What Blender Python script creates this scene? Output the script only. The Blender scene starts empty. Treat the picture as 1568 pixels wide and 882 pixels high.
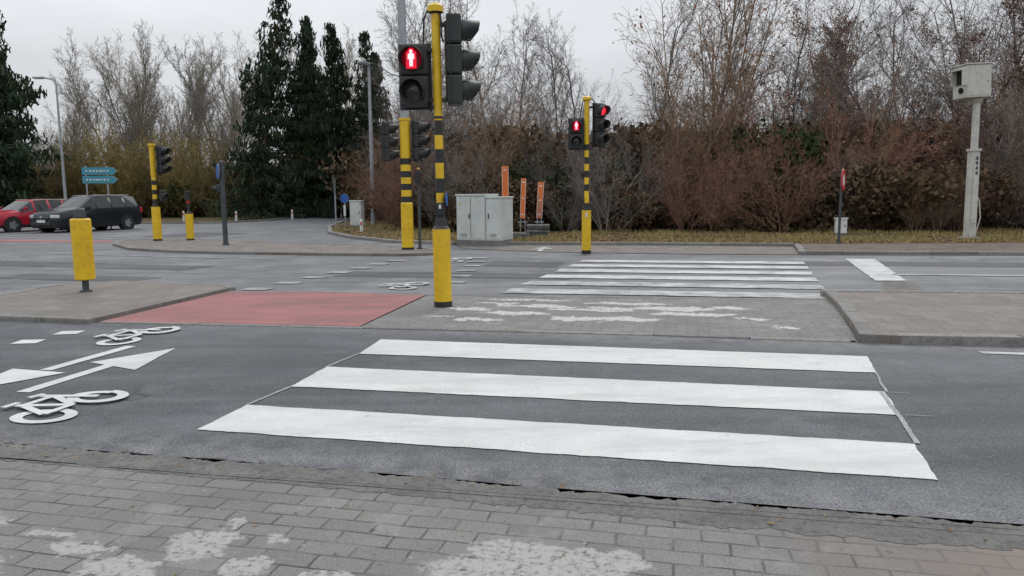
import bpy, bmesh, math, random
import numpy as np
from mathutils import Vector, Matrix, noise as mnoise
R = math.radians
scn = bpy.context.scene
scn.view_settings.view_transform = 'Standard'
scn.view_settings.look = 'None'
scn.view_settings.exposure = 0
random.seed(7)

# ---------------------------------------------------------------- materials
class NT:
    def __init__(s, name):
        s.m = bpy.data.materials.new(name); s.m.use_nodes = True
        s.t = s.m.node_tree; s.b = s.t.nodes['Principled BSDF']
        s.geo = s.t.nodes.new('ShaderNodeNewGeometry')
        s.pos = s.geo.outputs['Position']
    def link(s, a, b): s.t.links.new(a, b)
    def setin(s, sock, v):
        if isinstance(v, bpy.types.NodeSocket): s.link(v, sock)
        elif v is not None:
            if isinstance(v, tuple) and len(v) == 3 and sock.type == 'RGBA': v = (*v, 1)
            sock.default_value = v
    def noise(s, scale, detail=3, rough=.55, vec=None, dist=0):
        n = s.t.nodes.new('ShaderNodeTexNoise')
        n.inputs['Scale'].default_value = scale; n.inputs['Detail'].default_value = detail
        n.inputs['Roughness'].default_value = rough; n.inputs['Distortion'].default_value = dist
        s.link(vec or s.pos, n.inputs['Vector']); return n.outputs['Fac']
    def ramp(s, v, a, b, lo=0., hi=1.):
        n = s.t.nodes.new('ShaderNodeMapRange'); n.clamp = True
        n.inputs['From Min'].default_value = a; n.inputs['From Max'].default_value = b
        n.inputs['To Min'].default_value = lo; n.inputs['To Max'].default_value = hi
        s.link(v, n.inputs['Value']); return n.outputs['Result']
    def mix(s, f, a, b, mode='MIX'):
        n = s.t.nodes.new('ShaderNodeMix'); n.data_type = 'RGBA'; n.blend_type = mode
        s.setin(n.inputs[0], f); s.setin(n.inputs[6], a); s.setin(n.inputs[7], b)
        return n.outputs[2]
    def math(s, op, a, b=0., c=None):
        n = s.t.nodes.new('ShaderNodeMath'); n.operation = op
        s.setin(n.inputs[0], a); s.setin(n.inputs[1], b)
        if c is not None: s.setin(n.inputs[2], c)
        return n.outputs[0]
    def vmath(s, op, a, b=None):
        n = s.t.nodes.new('ShaderNodeVectorMath'); n.operation = op
        s.setin(n.inputs[0], a)
        if b is not None: s.setin(n.inputs[1], b)
        return n
    def across(s):  # distance measured across the road
        return s.vmath('DOT_PRODUCT', s.pos, (.22, .975, 0)).outputs['Value']
    def roadvec(s, sx, sy):
        mp = s.t.nodes.new('ShaderNodeMapping'); mp.inputs['Rotation'].default_value = (0, 0, R(12.7)); mp.inputs['Scale'].default_value = (sx, sy, 1)
        s.link(s.pos, mp.inputs['Vector']); return mp.outputs[0]
    def bump(s, h, strength=.4, dist=.01):
        n = s.t.nodes.new('ShaderNodeBump'); n.inputs['Strength'].default_value = strength
        n.inputs['Distance'].default_value = dist
        s.link(h, n.inputs['Height']); s.link(n.outputs[0], s.b.inputs['Normal'])
    def out(s, col, rough=.7, metal=0., spec=.5):
        s.setin(s.b.inputs['Base Color'], col); s.setin(s.b.inputs['Roughness'], rough)
        s.b.inputs['Metallic'].default_value = metal
        s.b.inputs['Specular IOR Level'].default_value = spec
        return s.m

def mk(name, c1, c2=None, scale=8, rough=.6, bump=0., metal=0., bs=60, spec=.5, dirt=0.):
    t = NT(name)
    if c2 is None: c2 = tuple(x*.75 for x in c1)
    col = t.mix(t.ramp(t.noise(scale), .35, .65), c1, c2)
    if dirt:
        col = t.mix(t.ramp(t.noise(scale*4, 5, .7), .5, .8, 0, dirt), col, (.05, .045, .04))
    if bump: t.bump(t.noise(bs), bump)
    return t.out(col, rough, metal, spec)

def asphalt(name, dark, light, rough=.72, crack=.5, speck=.6, dust=()):
    t = NT(name)
    big = t.ramp(t.noise(.35, 3, .6), .40, .60)
    mid = t.ramp(t.noise(2.2, 4, .7), .40, .62)
    col = t.mix(big, dark, light)
    col = t.mix(t.math('MULTIPLY', mid, .6), col, light)
    st = t.ramp(t.noise(1.3, 4, .68, t.roadvec(.10, 1.7)), .40, .62)
    col = t.mix(t.math('MULTIPLY', st, .65), col, tuple(x*.58 for x in dark))
    col = t.mix(t.ramp(t.noise(.8, 4, .75), .50, .68, 0, .55), col, tuple(x*1.5 for x in light))
    for (v0, w_) in dust:
        d = t.math('ABSOLUTE', t.math('SUBTRACT', t.across(), v0))
        f = t.math('MULTIPLY', t.ramp(d, 0, w_, 1, 0), t.ramp(t.noise(5, 4, .7), .35, .62))
        col = t.mix(t.math('MULTIPLY', f, .75), col, (.20, .198, .20))
    sp = t.noise(95, 2, .7)
    col = t.mix(1., col, t.mix(t.ramp(sp, .32, .68), (1-speck,)*3, (1+speck,)*3), 'MULTIPLY')
    col = t.mix(t.ramp(t.noise(70, 1, .5), .66, .75, 0, .6), col, (.30, .295, .285))
    col = t.mix(t.ramp(t.noise(5.5, 2, .5), .70, .76, 0, .6), col, (.035, .035, .037))
    if crack:
        v = t.t.nodes.new('ShaderNodeTexVoronoi'); v.feature = 'DISTANCE_TO_EDGE'; v.inputs['Scale'].default_value = .35
        ns = t.t.nodes.new('ShaderNodeTexNoise'); ns.inputs['Scale'].default_value = 1.3; ns.inputs['Detail'].default_value = 4
        t.link(t.pos, ns.inputs['Vector'])
        t.link(t.vmath('ADD', t.pos, t.vmath('SCALE', ns.outputs['Color']).outputs[0]).outputs[0], v.inputs['Vector'])
        c = t.math('MULTIPLY', t.ramp(v.outputs['Distance'], .0, .008, 1, 0), t.ramp(t.noise(.5), crack, crack+.08))
        col = t.mix(c, col, (.025, .025, .027))
    t.bump(sp, .6, .006)
    return t.out(col, rough, 0, .5)

def splatted(t, col, splats, paint, nscale=5, amp=.35, grow=1.):
    """worn patches of pale mortar / old paint lying on the paving"""
    n = t.t.nodes.new('ShaderNodeTexNoise'); n.inputs['Scale'].default_value = nscale; n.inputs['Detail'].default_value = 5
    n.inputs['Roughness'].default_value = .7
    t.link(t.pos, n.inputs['Vector'])
    off = t.vmath('SUBTRACT', n.outputs['Color'], (.5, .5, .5)).outputs[0]
    sc = t.vmath('SCALE', off); sc.inputs[3].default_value = amp
    p = t.vmath('ADD', t.pos, sc.outputs[0]).outputs[0]
    mp = t.t.nodes.new('ShaderNodeMapping'); mp.inputs['Rotation'].default_value = (0, 0, R(12.7)); t.link(p, mp.inputs['Vector'])
    acc = None; c_, s_ = math.cos(R(12.7)), math.sin(R(12.7))
    for (x, y, rx, ry) in splats:
        q = t.vmath('SUBTRACT', mp.outputs[0], (x*c_-y*s_, x*s_+y*c_, 0)).outputs[0]
        q2 = t.vmath('MULTIPLY', q, (1/(rx*grow), 1/(ry*grow), 0)).outputs[0]
        L = t.vmath('LENGTH', q2).outputs['Value']
        acc = L if acc is None else t.math('MINIMUM', acc, L)
    acc = t.ramp(acc, .78, .95, 1, 0)
    brk = t.ramp(t.noise(34, 4, .75), .36, .50)
    acc = t.math('MULTIPLY', acc, brk)
    return t.mix(t.math('MULTIPLY', acc, .9), col, paint)

def pavers(name, c1, c2, mortar, w=.22, h=.11, splats=(), tint=None, paint=(.36, .35, .33), ang=12.7, ms=.006, amp=.35, nscale=5, grow=1.):
    t = NT(name)
    mp = t.t.nodes.new('ShaderNodeMapping'); mp.inputs['Rotation'].default_value = (0, 0, R(ang))
    t.link(t.pos, mp.inputs['Vector'])
    wob = t.t.nodes.new('ShaderNodeTexNoise'); wob.inputs['Scale'].default_value = 2.5; wob.inputs['Detail'].default_value = 4; t.link(t.pos, wob.inputs['Vector'])
    s = t.vmath('SCALE', t.vmath('SUBTRACT', wob.outputs['Color'], (.5, .5, .5)).outputs[0]); s.inputs[3].default_value = .035
    vec = t.vmath('ADD', mp.outputs[0], s.outputs[0]).outputs[0]
    b = t.t.nodes.new('ShaderNodeTexBrick'); t.link(vec, b.inputs['Vector'])
    b.inputs['Scale'].default_value = 1; b.inputs['Brick Width'].default_value = w; b.inputs['Row Height'].default_value = h
    b.inputs['Mortar Size'].default_value = ms; b.inputs['Mortar Smooth'].default_value = .35; b.inputs['Bias'].default_value = 0
    b.inputs['Color1'].default_value = (*c1, 1); b.inputs['Color2'].default_value = (*c2, 1); b.inputs['Mortar'].default_value = (*mortar, 1)
    col = b.outputs['Color']
    fill = t.math('MULTIPLY', b.outputs['Fac'], t.ramp(t.noise(3.1, 4, .7), .38, .60, 0, .95))
    col = t.mix(fill, col, tuple(x*.8 for x in c1))
    sp = t.noise(130, 3, .7)
    col = t.mix(1., col, t.mix(t.ramp(sp, .3, .7), (.64,)*3, (1.36,)*3), 'MULTIPLY')
    col = t.mix(t.ramp(t.noise(1.1, 4, .6), .4, .70, 0, .55), col, tuple(x*.58 for x in c1))
    col = t.mix(t.ramp(t.noise(2.7, 5, .75), .52, .70, 0, .5), col, tuple(x*1.38 for x in c1))
    col = t.mix(t.ramp(t.noise(14, 3, .6), .68, .74, 0, .7), col, (.05, .045, .042))
    col = t.mix(t.ramp(t.noise(23, 2, .6), .69, .73, 0, .6), col, (.36, .35, .33))
    if tint:
        sx = t.t.nodes.new('ShaderNodeSeparateXYZ'); t.link(t.pos, sx.inputs[0])
        f = t.math('MULTIPLY', t.ramp(sx.outputs[0], tint[0], tint[1]), t.ramp(t.noise(1.8, 4), .3, .6))
        col = t.mix(f, col, tint[2])
    if splats: col = splatted(t, col, splats, paint, nscale, amp, grow)
    hgt = t.math('ADD', t.math('MULTIPLY', b.outputs['Fac'], -1.), t.math('MULTIPLY', sp, .45))
    t.bump(hgt, .7, .006)
    return t.out(col, .8, 0, .35)

def paint_mat(name, wear=.2, col=(.66, .66, .64), under=(.1, .1, .105), rough=.6, grime=.84):
    t = NT(name)
    base = t.mix(t.ramp(t.noise(1.7, 4, .65), .38, .68), col, tuple(x*grime for x in col))
    base = t.mix(t.ramp(t.noise(1.9, 5, .75, t.roadvec(.45, 2.2)), .46, .68, 0, .8), base, tuple(x*.70 for x in col))
    base = t.mix(t.ramp(t.noise(95, 2, .6), .48, .72, 0, .5), base, tuple(x*.62 for x in col))
    base = t.mix(t.ramp(t.noise(9, 3, .6), .67, .75, 0, .5), base, (.25, .24, .23))
    n1 = t.noise(60, 4, .75); n2 = t.noise(2.3, 4, .6)
    m = t.math('ADD', t.math('MULTIPLY', n1, .6), t.math('MULTIPLY', n2, .4))
    f = t.ramp(m, .62-wear*.4, .69-wear*.25, 0, .9)
    c = t.mix(f, base, under)
    t.bump(t.noise(100, 2), .45, .006)
    return t.out(c, rough, 0, .35)

ASPH = asphalt('asphalt_dark', (.068, .072, .081), (.100, .103, .112), .72, .56, dust=((3.45, .5), (7.3, .35)))
ASPHF = asphalt('asphalt_worn', (.095, .10, .109), (.165, .168, .175), .6, .44)
ASPHR = asphalt('asphalt_repair', (.055, .058, .065), (.082, .084, .09), .7, 0)
GUT = NT('worn_concrete_edge')
_c = GUT.mix(GUT.ramp(GUT.noise(3, 5, .7), .35, .65), (.215, .208, .195), (.13, .127, .122))
_c = GUT.mix(GUT.ramp(GUT.noise(28, 4, .7), .50, .66, 0, .75), _c, (.09, .085, .08))
_c = GUT.mix(GUT.ramp(GUT.noise(90, 2, .7), .58, .68, 0, .6), _c, (.3, .29, .27))
GUT.bump(GUT.noise(60, 5, .7), .9, .016); GUT.out(_c, .85, 0, .3); GUT = GUT.m
PAVN = pavers('pavers_near', (.22, .213, .20), (.18, .175, .165), (.053, .049, .046), .225, .105,
              splats=[(-1.28, 2.86, .14, .13), (-1.02, 2.68, .10, .08), (-1.75, 2.84, .14, .06), (-1.5, 2.66, .16, .09), (-1.95, 2.95, .1, .04), (-.02, 2.76, .18, .09), (.28, 2.70, .24, .10), (.1, 2.55, .45, .14), (-.7, 2.58, .1, .06), (-1.2, 3.04, .06, .03), (-2.1, 2.74, .12, .05), (-.95, 2.90, .06, .03), (-2.3, 3.1, .12, .04)],
              tint=(.9, 2.2, (.215, .168, .145)), paint=(.385, .375, .355), amp=.30, nscale=8, grow=1.15)
PAVI = pavers('pavers_island', (.23, .223, .213), (.185, .18, .174), (.072, .068, .065), .22, .105,
              splats=[(-.55, 9.15, .28, .10), (.05, 8.75, .38, .12), (.35, 9.3, .5, .10), (.95, 8.95, .5, .07), (.75, 8.3, .3, .13), (1.3, 8.25, .35, .12), (2.0, 9.0, .5, .13), (2.1, 8.55, .45, .13), (1.5, 9.45, .5, .08), (-.35, 8.35, .25, .08), (2.75, 8.2, .18, .07), (-.9, 8.6, .14, .05), (.2, 9.85, .5, .06), (2.7, 9.0, .2, .1), (-.2, 9.6, .3, .06), (1.3, 9.05, .3, .08), (2.9, 7.6, .12, .05)],
              paint=(.58, .575, .56), amp=.62, nscale=4.5, ms=.005, grow=1.25)
PAVF = mk('far_pavement_surface', (.22, .195, .175), (.14, .12, .105), 2.5, .85, .5, dirt=.5)
BROWNCONC = pavers('brown_slabs', (.225, .20, .18), (.19, .168, .15), (.09, .08, .072), .3, .3, ms=.005)
REDP = NT('red_cycle_surface')
_c = REDP.mix(REDP.ramp(REDP.noise(1.6, 5, .6), .35, .7), (.34, .135, .132), (.25, .105, .10))
_c = REDP.mix(REDP.ramp(REDP.noise(90, 3, .7), .55, .75, 0, .35), _c, (.42, .24, .22))
_c = REDP.mix(REDP.ramp(REDP.noise(1.4, 6, .75, REDP.roadvec(.4, 2.)), .48, .64, 0, .7), _c, (.16, .09, .085))
REDP.bump(REDP.noise(120), .4, .006); REDP.out(_c, .75, 0, .4); REDP = REDP.m
def kerbmat():
    t = NT('kerb_stone')
    n = t.geo.outputs['Random Per Island']
    c = t.mix(n, (.26, .25, .235), (.18, .17, .16))
    c = t.mix(t.ramp(t.noise(14, 5, .7), .45, .7, 0, .7), c, (.09, .085, .075))
    t.bump(t.noise(90), .4, .006); return t.out(c, .8, 0, .35)
KERB = kerbmat()
PAINT = paint_mat('road_paint_fresh', .08, under=(.2, .2, .2))
PAINTF = paint_mat('road_paint_far', .36, (.66, .66, .65), (.16, .16, .165))
PAINTW = paint_mat('road_paint_worn', .42, (.42, .42, .41), (.15, .15, .155))
DARKJ = mk('tar_joint', (.028, .028, .03), (.06, .06, .062), 10, .8)
def verge():
    t = NT('verge_ground')
    c = t.mix(t.ramp(t.noise(.9, 5, .65), .4, .62), (.125, .105, .05), (.17, .125, .075))
    c = t.mix(t.ramp(t.noise(7, 5, .75), .45, .62), c, (.08, .066, .04))
    c = t.mix(t.ramp(t.noise(25, 4, .75), .56, .68), c, (.25, .18, .10))
    c = t.mix(t.ramp(t.noise(.45, 3), .52, .66, 0, .5), c, (.15, .14, .045))
    t.bump(t.noise(20, 5, .7), 1., .06); return t.out(c, .95, 0, .1)
VERGE = verge()
SOIL = mk('bare_soil', (.17, .135, .11), (.105, .08, .064), 3, .95, .8, bs=25)

YEL = mk('yellow_paint', (.80, .52, .015), (.70, .44, .012), 3, .38, dirt=.3)
BLK = mk('black_paint', (.016, .016, .017), (.024, .024, .025), 6, .42)
HOOD = mk('signal_plastic', (.018, .019, .02), (.026, .027, .028), 6, .5)
HOODG = mk('signal_plastic_green', (.016, .022, .021), (.024, .03, .028), 6, .45)
GALV = mk('galvanised_steel', (.36, .38, .40), (.28, .30, .32), 5, .5, metal=.25, dirt=.15)
DKST = mk('dark_steel', (.06, .075, .08), (.045, .05, .055), 5, .5, dirt=.1)
CREAM = mk('pale_grey_coating', (.58, .57, .52), (.49, .48, .44), 2.5, .55, dirt=.35)
CAB = mk('cabinet_paint', (.62, .655, .635), (.54, .57, .555), 2, .5, dirt=.22)
CABB = mk('cabinet_plinth', (.22, .22, .21), (.15, .15, .14), 5, .8)
WHT = mk('white_enamel', (.72, .72, .71), (.62, .62, .61), 4, .5, dirt=.15)
REDM = mk('red_enamel', (.55, .03, .03), (.45, .025, .025), 4, .4)
BLUE = mk('blue_enamel', (.02, .12, .42), (.02, .1, .35), 4, .4)
TEAL = mk('teal_sign_face', (.05, .27, .36), (.05, .24, .32), 4, .4)
ORNG = mk('orange_barrier_plastic', (.78, .19, .035), (.66, .15, .03), 4, .5, dirt=.3)
WOOD = mk('weathered_wood', (.10, .082, .066), (.055, .044, .036), 12, .85, .4)
GLASS = mk('car_glass', (.015, .018, .02), (.012, .014, .016), 3, .1, spec=.5)
TYRE = mk('tyre_rubber', (.02, .02, .02), (.03, .03, .03), 20, .85)
ALLOY = mk('wheel_alloy', (.45, .46, .47), (.35, .36, .37), 10, .35, metal=.6)
CARD = mk('car_paint_dark', (.014, .017, .024), (.012, .014, .019), 2, .28, spec=.35)
CARR = mk('car_paint_red', (.40, .015, .035), (.34, .013, .03), 2, .26, spec=.35)
LAMPG = mk('headlamp_glass', (.65, .68, .70), (.5, .53, .55), 20, .12)
def emis(name, c, s):
    t = NT(name); t.setin(t.b.inputs['Emission Color'], t.mix(t.ramp(t.noise(90, 1), .3, .7), c, tuple(x*.75 for x in c)))
    t.b.inputs['Emission Strength'].default_value = s
    return t.out(tuple(x*.3 for x in c), .4)
REDHALO = emis('lit_red_halo', (.9, .0, .03), .9)
REDDIM = emis('dim_red_lens', (.25, .0, .01), .35)
MANON = emis('lit_man', (1., .60, .64), 1.6)
REDLT = emis('lit_red_lamp', (1., .03, .06), 1.3)
LENS = mk('unlit_lens', (.02, .024, .022), (.03, .033, .03), 40, .2)

# ---------------------------------------------------------------- mesh helpers
class MB:
    def __init__(s, name):
        s.name = name; s.v = []; s.f = []; s.mi = []; s.sm = []; s.mats = []
    def mid(s, m):
        if m not in s.mats: s.mats.append(m)
        return s.mats.index(m)
    def add(s, vs, fs, m, smooth=False):
        o = len(s.v); s.v += [tuple(v) for v in vs]; k = s.mid(m)
        for f in fs: s.f.append(tuple(i+o for i in f)); s.mi.append(k); s.sm.append(smooth)
    def cyl(s, p0, p1, r0, r1, m, n=20, cap=True):
        p0 = Vector(p0); p1 = Vector(p1); d = (p1-p0).normalized()
        a = Vector((0, 0, 1)) if abs(d.z) < .9 else Vector((1, 0, 0))
        x = d.cross(a).normalized(); y = d.cross(x)
        A = [p0+(x*math.cos(2*math.pi*i/n)+y*math.sin(2*math.pi*i/n))*r0 for i in range(n)]
        B = [p1+(x*math.cos(2*math.pi*i/n)+y*math.sin(2*math.pi*i/n))*r1 for i in range(n)]
        s.add(A+B, [(i, (i+1) % n, n+(i+1) % n, n+i) for i in range(n)], m, True)
        if cap:
            if r0 > 0: s.add(A, [tuple(range(n))[::-1]], m)
            if r1 > 0: s.add(B, [tuple(range(n))], m)
    def box(s, c, size, m, rz=0., rx=0., bev=.01):
        bm = bmesh.new(); bmesh.ops.create_cube(bm, size=1)
        for v in bm.verts: v.co = Vector((v.co.x*size[0], v.co.y*size[1], v.co.z*size[2]))
        if bev: bmesh.ops.bevel(bm, geom=bm.edges[:], offset=min(bev, min(size)*.4), segments=2, affect='EDGES', profile=.6)
        M = Matrix.Translation(c) @ Matrix.Rotation(rz, 4, 'Z') @ Matrix.Rotation(rx, 4, 'X')
        bm.transform(M); bm.verts.index_update()
        s.add([v.co.copy() for v in bm.verts], [[v.index for v in f.verts] for f in bm.faces], m); bm.free()
    def poly(s, pts, m): s.add(pts, [tuple(range(len(pts)))], m)
    def tube(s, pts, r, m, n=8):
        for a, b in zip(pts[:-1], pts[1:]): s.cyl(a, b, r, r, m, n)
    def xform(s, M, start):
        for i in range(start, len(s.v)): s.v[i] = tuple(M @ Vector(s.v[i]))
    def obj(s, loc=(0, 0, 0), rz=0.):
        me = bpy.data.meshes.new(s.name); me.from_pydata(s.v, [], s.f)
        for m in s.mats: me.materials.append(m)
        me.polygons.foreach_set('material_index', s.mi); me.polygons.foreach_set('use_smooth', s.sm)
        me.update(); o = bpy.data.objects.new(s.name, me); o.location = loc; o.rotation_euler = (0, 0, rz)
        scn.collection.objects.link(o); return o

def jitter_poly(pts, step=.12, amp=.0, seed=0, fr=9):
    out = []; n = len(pts)
    for i in range(n):
        a = Vector((*pts[i], 0)); b = Vector((*pts[(i+1) % n], 0)); L = (b-a).length; k = max(1, int(L/step))
        for j in range(k):
            p = a+(b-a)*(j/k)
            if amp:
                o = Vector((0, 0, 0))
                for f_, g in ((fr*.35, .5), (fr, .5), (fr*3, .35)):
                    o += Vector((mnoise.noise((p.x*f_+seed, p.y*f_, 1)), mnoise.noise((p.x*f_, p.y*f_+seed, 5)), 0))*g
                p = p+o*amp
            out.append((p.x, p.y))
    return out
def sheet(name, pts, z, m, amp=0., step=.12, skirt=0., fr=9):
    b = MB(name)
    if amp: pts = jitter_poly(pts, step, amp, 0, fr)
    b.poly([(x, y, z) for x, y in pts], m)
    if skirt:
        n = len(pts)
        for i in range(n):
            a = pts[i]; c = pts[(i+1) % n]
            b.poly([(a[0], a[1], z), (c[0], c[1], z), (c[0], c[1], z-skirt), (a[0], a[1], z-skirt)], m)
    o = b.obj()
    bm = bmesh.new(); bm.from_mesh(o.data)
    bmesh.ops.triangulate(bm, faces=[f for f in bm.faces if len(f.verts) > 4])
    bmesh.ops.recalc_face_normals(bm, faces=bm.faces[:])
    up = [f for f in bm.faces if abs(f.normal.z) > .9]
    if up and up[0].normal.z < 0: bmesh.ops.reverse_faces(bm, faces=bm.faces[:])
    bm.to_mesh(o.data); bm.free(); return o
def kerb(name, pts, w=.14, h=.1, z0=-.02, stone=.95, m=None, side=1):
    b = MB(name); m = m or KERB
    for a, c in zip(pts[:-1], pts[1:]):
        a = Vector((*a, 0)); c = Vector((*c, 0)); L = (c-a).length; k = max(1, round(L/stone)); d = (c-a)/L
        nrm = Vector((-d.y, d.x, 0))*side
        for i in range(k):
            p = a+d*(L*(i+.5)/k)+nrm*w/2
            hh = h+random.uniform(-.004, .004)
            b.box((p.x+random.uniform(-.004, .004), p.y+random.uniform(-.004, .004), z0+(hh-z0)/2), (L/k-.008, w, hh-z0), m, rz=math.atan2(d.y, d.x), bev=.018)
    return b.obj()

# ---------------------------------------------------------------- ground
sheet('ground', [(-400, -60), (400, -60), (400, 700), (-400, 700)], -.03, VERGE)
sheet('road_asphalt', [(-60, 17.4), (-2.97, 4.14), (-1.33, 3.77), (0, 3.44), (1.2, 3.15), (2.14, 2.95), (25, -2.4), (40, 11.6), (11.3, 16.5), (6.6, 17.3), (3.5, 18.3), (-1.6, 21.6), (-3.5, 22.8), (-5.4, 25.5), (-7, 29), (-8.5, 35), (-9.4, 42), (-11, 52), (-13, 62), (-17, 62), (-15.5, 52), (-15, 46), (-16.8, 42), (-25, 43), (-60, 47)], -.008, ASPHF)
sheet('near_road', [(-9, 9.55), (-9, 5.53), (-2.97, 4.12), (-1.33, 3.74), (0, 3.42), (1.2, 3.12), (2.14, 2.92), (16, -.3), (16, 4.35), (4.66, 6.64), (3.26, 6.85), (1.41, 7.30), (.1, 7.54), (-1.58, 7.85), (-3.53, 8.16), (-4.74, 8.35), (-6.15, 8.79)], -.002, ASPH, amp=.03, step=.1)
sheet('pavement', [(-9, 5.2), (-2.97, 3.95), (-1.33, 3.58), (0, 3.24), (1.2, 2.94), (2.14, 2.72), (12, .45), (12, -3), (-9, -3)], .006, PAVN)
sheet('pavement_edge', [(-9, 5.55), (-2.97, 4.14), (-1.33, 3.77), (0, 3.44), (1.2, 3.15), (2.14, 2.95), (12, .66), (12, .40), (2.14, 2.69), (1.2, 2.89), (0, 3.20), (-1.33, 3.54), (-2.97, 3.92), (-9, 5.16)], .0078, GUT, amp=.055, step=.018, fr=16)
sheet('tar_joint', [(-9, 5.56), (-2.97, 4.145), (-1.33, 3.775), (0, 3.445), (1.2, 3.155), (2.14, 2.955), (12, .67), (12, .62), (2.14, 2.93), (1.2, 3.13), (0, 3.42), (-1.33, 3.75), (-2.97, 4.12), (-9, 5.5)], .002, DARKJ, amp=.075, step=.018, fr=13)

sheet('island_paving', [(-1.66, 7.84), (-1.2, 10.49), (.144, 10.2), (1.92, 9.95), (4.24, 9.67), (3.26, 6.9), (1.41, 7.32), (.1, 7.56)], .006, PAVI)
kerb('flush_kerb', [(-4.74, 8.34), (-3.53, 8.15), (-1.6, 7.83), (.1, 7.52), (1.41, 7.27), (3.2, 6.86)], w=.09, h=.012, side=1)
kerb('flush_kerb', [(-4.3, 11.15), (-2.77, 10.97), (-1.2, 10.52), (.144, 10.25), (1.92, 9.99), (4.24, 9.71)], w=.09, h=.012, side=-1)
sheet('cycle_path', [(-4.74, 8.42), (-4.27, 11.07), (-2.77, 10.89), (-1.24, 10.42), (-1.66, 7.93), (-3.53, 8.24)], .009, REDP)
isl = [(-4.79, 8.42), (-5.5, 8.6), (-6.15, 8.77), (-6.75, 9.1), (-7.12, 9.65), (-7.3, 10.4), (-7.27, 11.28), (-7.15, 11.7), (-6.85, 12.0), (-6.3, 12.1), (-5.81, 12.01), (-4.61, 11.45), (-4.31, 11.15)]
sheet('island_slabs', isl, .05, BROWNCONC, skirt=.07)
kerb('island_kerb', isl, w=.13, h=.058, side=1, stone=.6)
ri = [(4.24, 9.95), (3.95, 8.9), (3.5, 7.5), (3.27, 6.86), (3.6, 6.76), (4.66, 6.62), (8, 5.95), (20, 3.4)]
sheet('island_slabs', ri+[(20, 7.3), (6.7, 9.7), (4.5, 10.15)], .075, BROWNCONC, skirt=.09)
kerb('island_kerb', ri, w=.15, h=.085, side=1, stone=.9)
kerb('island_kerb', [(20, 7.3), (6.7, 9.7), (4.24, 10.1)], w=.15, h=.085, side=1)
i2 = [(-13, 24.6), (-12.3, 22.8), (-10.6, 20.5), (-9, 19.5), (-7.28, 18.75), (-4.7, 18.05), (-2.7, 17.6), (-2.0, 17.75), (-1.7, 18.3), (-2.2, 19.6), (-4, 21), (-7.5, 23), (-10.5, 25.0), (-12, 25.4)]
sheet('island_slabs', i2, .05, PAVF, skirt=.07)
kerb('island_kerb', i2+[i2[0]], w=.16, h=.065, side=1, stone=.8)
sheet('far_pavement', [(-1.3, 19.9), (.8, 18.5), (3.5, 17.6), (6.6, 16.95), (7.6, 19.45), (3.9, 20.6), (-1.6, 21.6)], .004, PAVF)
sheet('far_pavement', [(6.63, 16.98), (11.3, 16.26), (40, 11.3), (40, 17), (13.3, 19.3), (7.5, 19.7)], .06, SOIL, skirt=.08)
kerb('kerb', [(7.5, 19.6), (6.6, 16.95), (11.3, 16.24), (40, 11.3)], w=.15, h=.08, side=1)
sheet('grass_verge', [(-8.5, 35), (-7, 29), (-5.4, 25.5), (-3.5, 22.8), (-1.6, 21.6), (3.9, 20.6), (7.5, 19.7), (13.3, 19.3), (40, 16), (60, 40), (0, 60), (-9, 58), (-9.3, 42)], .055, VERGE, skirt=.08)
kerb('kerb', [(-9.4, 42), (-8.5, 35), (-7, 29), (-5.4, 25.5), (-3.5, 22.8), (-1.6, 21.6), (3.9, 20.6), (7.5, 19.7)], w=.18, h=.09, side=-1)
kerb('kerb', [(-60, 47), (-25, 43), (-16.8, 42), (-15, 46), (-15.5, 52)], w=.18, h=.09, side=1)
sheet('cycle_path', [(-24, 27.2), (-13.2, 24.2), (-13.6, 25.4), (-25, 28.8)], -.001, REDP)
sheet('asphalt_patch', [(-3.2, 13.2), (1, 12.4), (1.2, 13.2), (-3, 14.1)], -.003, ASPHR, amp=.08)
sheet('asphalt_patch', [(5, 14.6), (16, 12.6), (16.5, 13.4), (5.3, 15.4)], -.003, ASPHR, amp=.08)
sheet('asphalt_patch', [(-16, 17.5), (-6.5, 14.6), (-6.2, 15.4), (-15.8, 18.6)], -.003, ASPHR, amp=.08)
sheet('asphalt_patch', [(-.6, 14.9), (.9, 14.5), (1.1, 15.6), (-.4, 16)], -.003, ASPHR, amp=.05)
sheet('asphalt_patch', [(-9.5, 13.4), (-6.6, 12.6), (-6.3, 13.3), (-9.3, 14.2)], -.003, ASPHR, amp=.05)
sheet('asphalt_patch', [(-14, 28), (-11.5, 27.2), (-10.5, 30), (-13.2, 31)], -.003, ASPHR, amp=.08)

# ---------------------------------------------------------------- markings
ZM = .003
def marking(name, polys, m, z=ZM, amp=.008):
    b = MB(name)
    for i, p in enumerate(polys):
        q = jitter_poly(p, .03, amp, i*3.1) if amp else p
        b.poly([(x, y, z+i*.0004) for x, y in q], m)
    o = b.obj()
    bm = bmesh.new(); bm.from_mesh(o.data)
    for f in bm.faces:
        if f.normal.z < 0: f.normal_flip()
    bmesh.ops.triangulate(bm, faces=bm.faces[:]); bm.to_mesh(o.data); bm.free(); return o
def strip(a, b, w):
    a = Vector(a); b = Vector(b); d = (b-a).normalized(); n = Vector((-d.y, d.x))*w/2
    return [tuple(a+n), tuple(b+n), tuple(b-n), tuple(a-n)]
Z1 = [(-1.818, 4.91), (2.247, 4.00), (2.072, 3.477), (-1.93, 4.376)]
Z2 = [(-1.55, 6.03), (2.633, 5.10), (2.448, 4.541), (-1.657, 5.395)]
Z3 = [(-1.298, 7.20), (3.054, 6.24), (2.846, 5.657), (-1.387, 6.535)]
marking('zebra_crossing', [Z1, Z2, Z3], PAINT, amp=.014)
w = Vector((.307, .952)); polys = []
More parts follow.
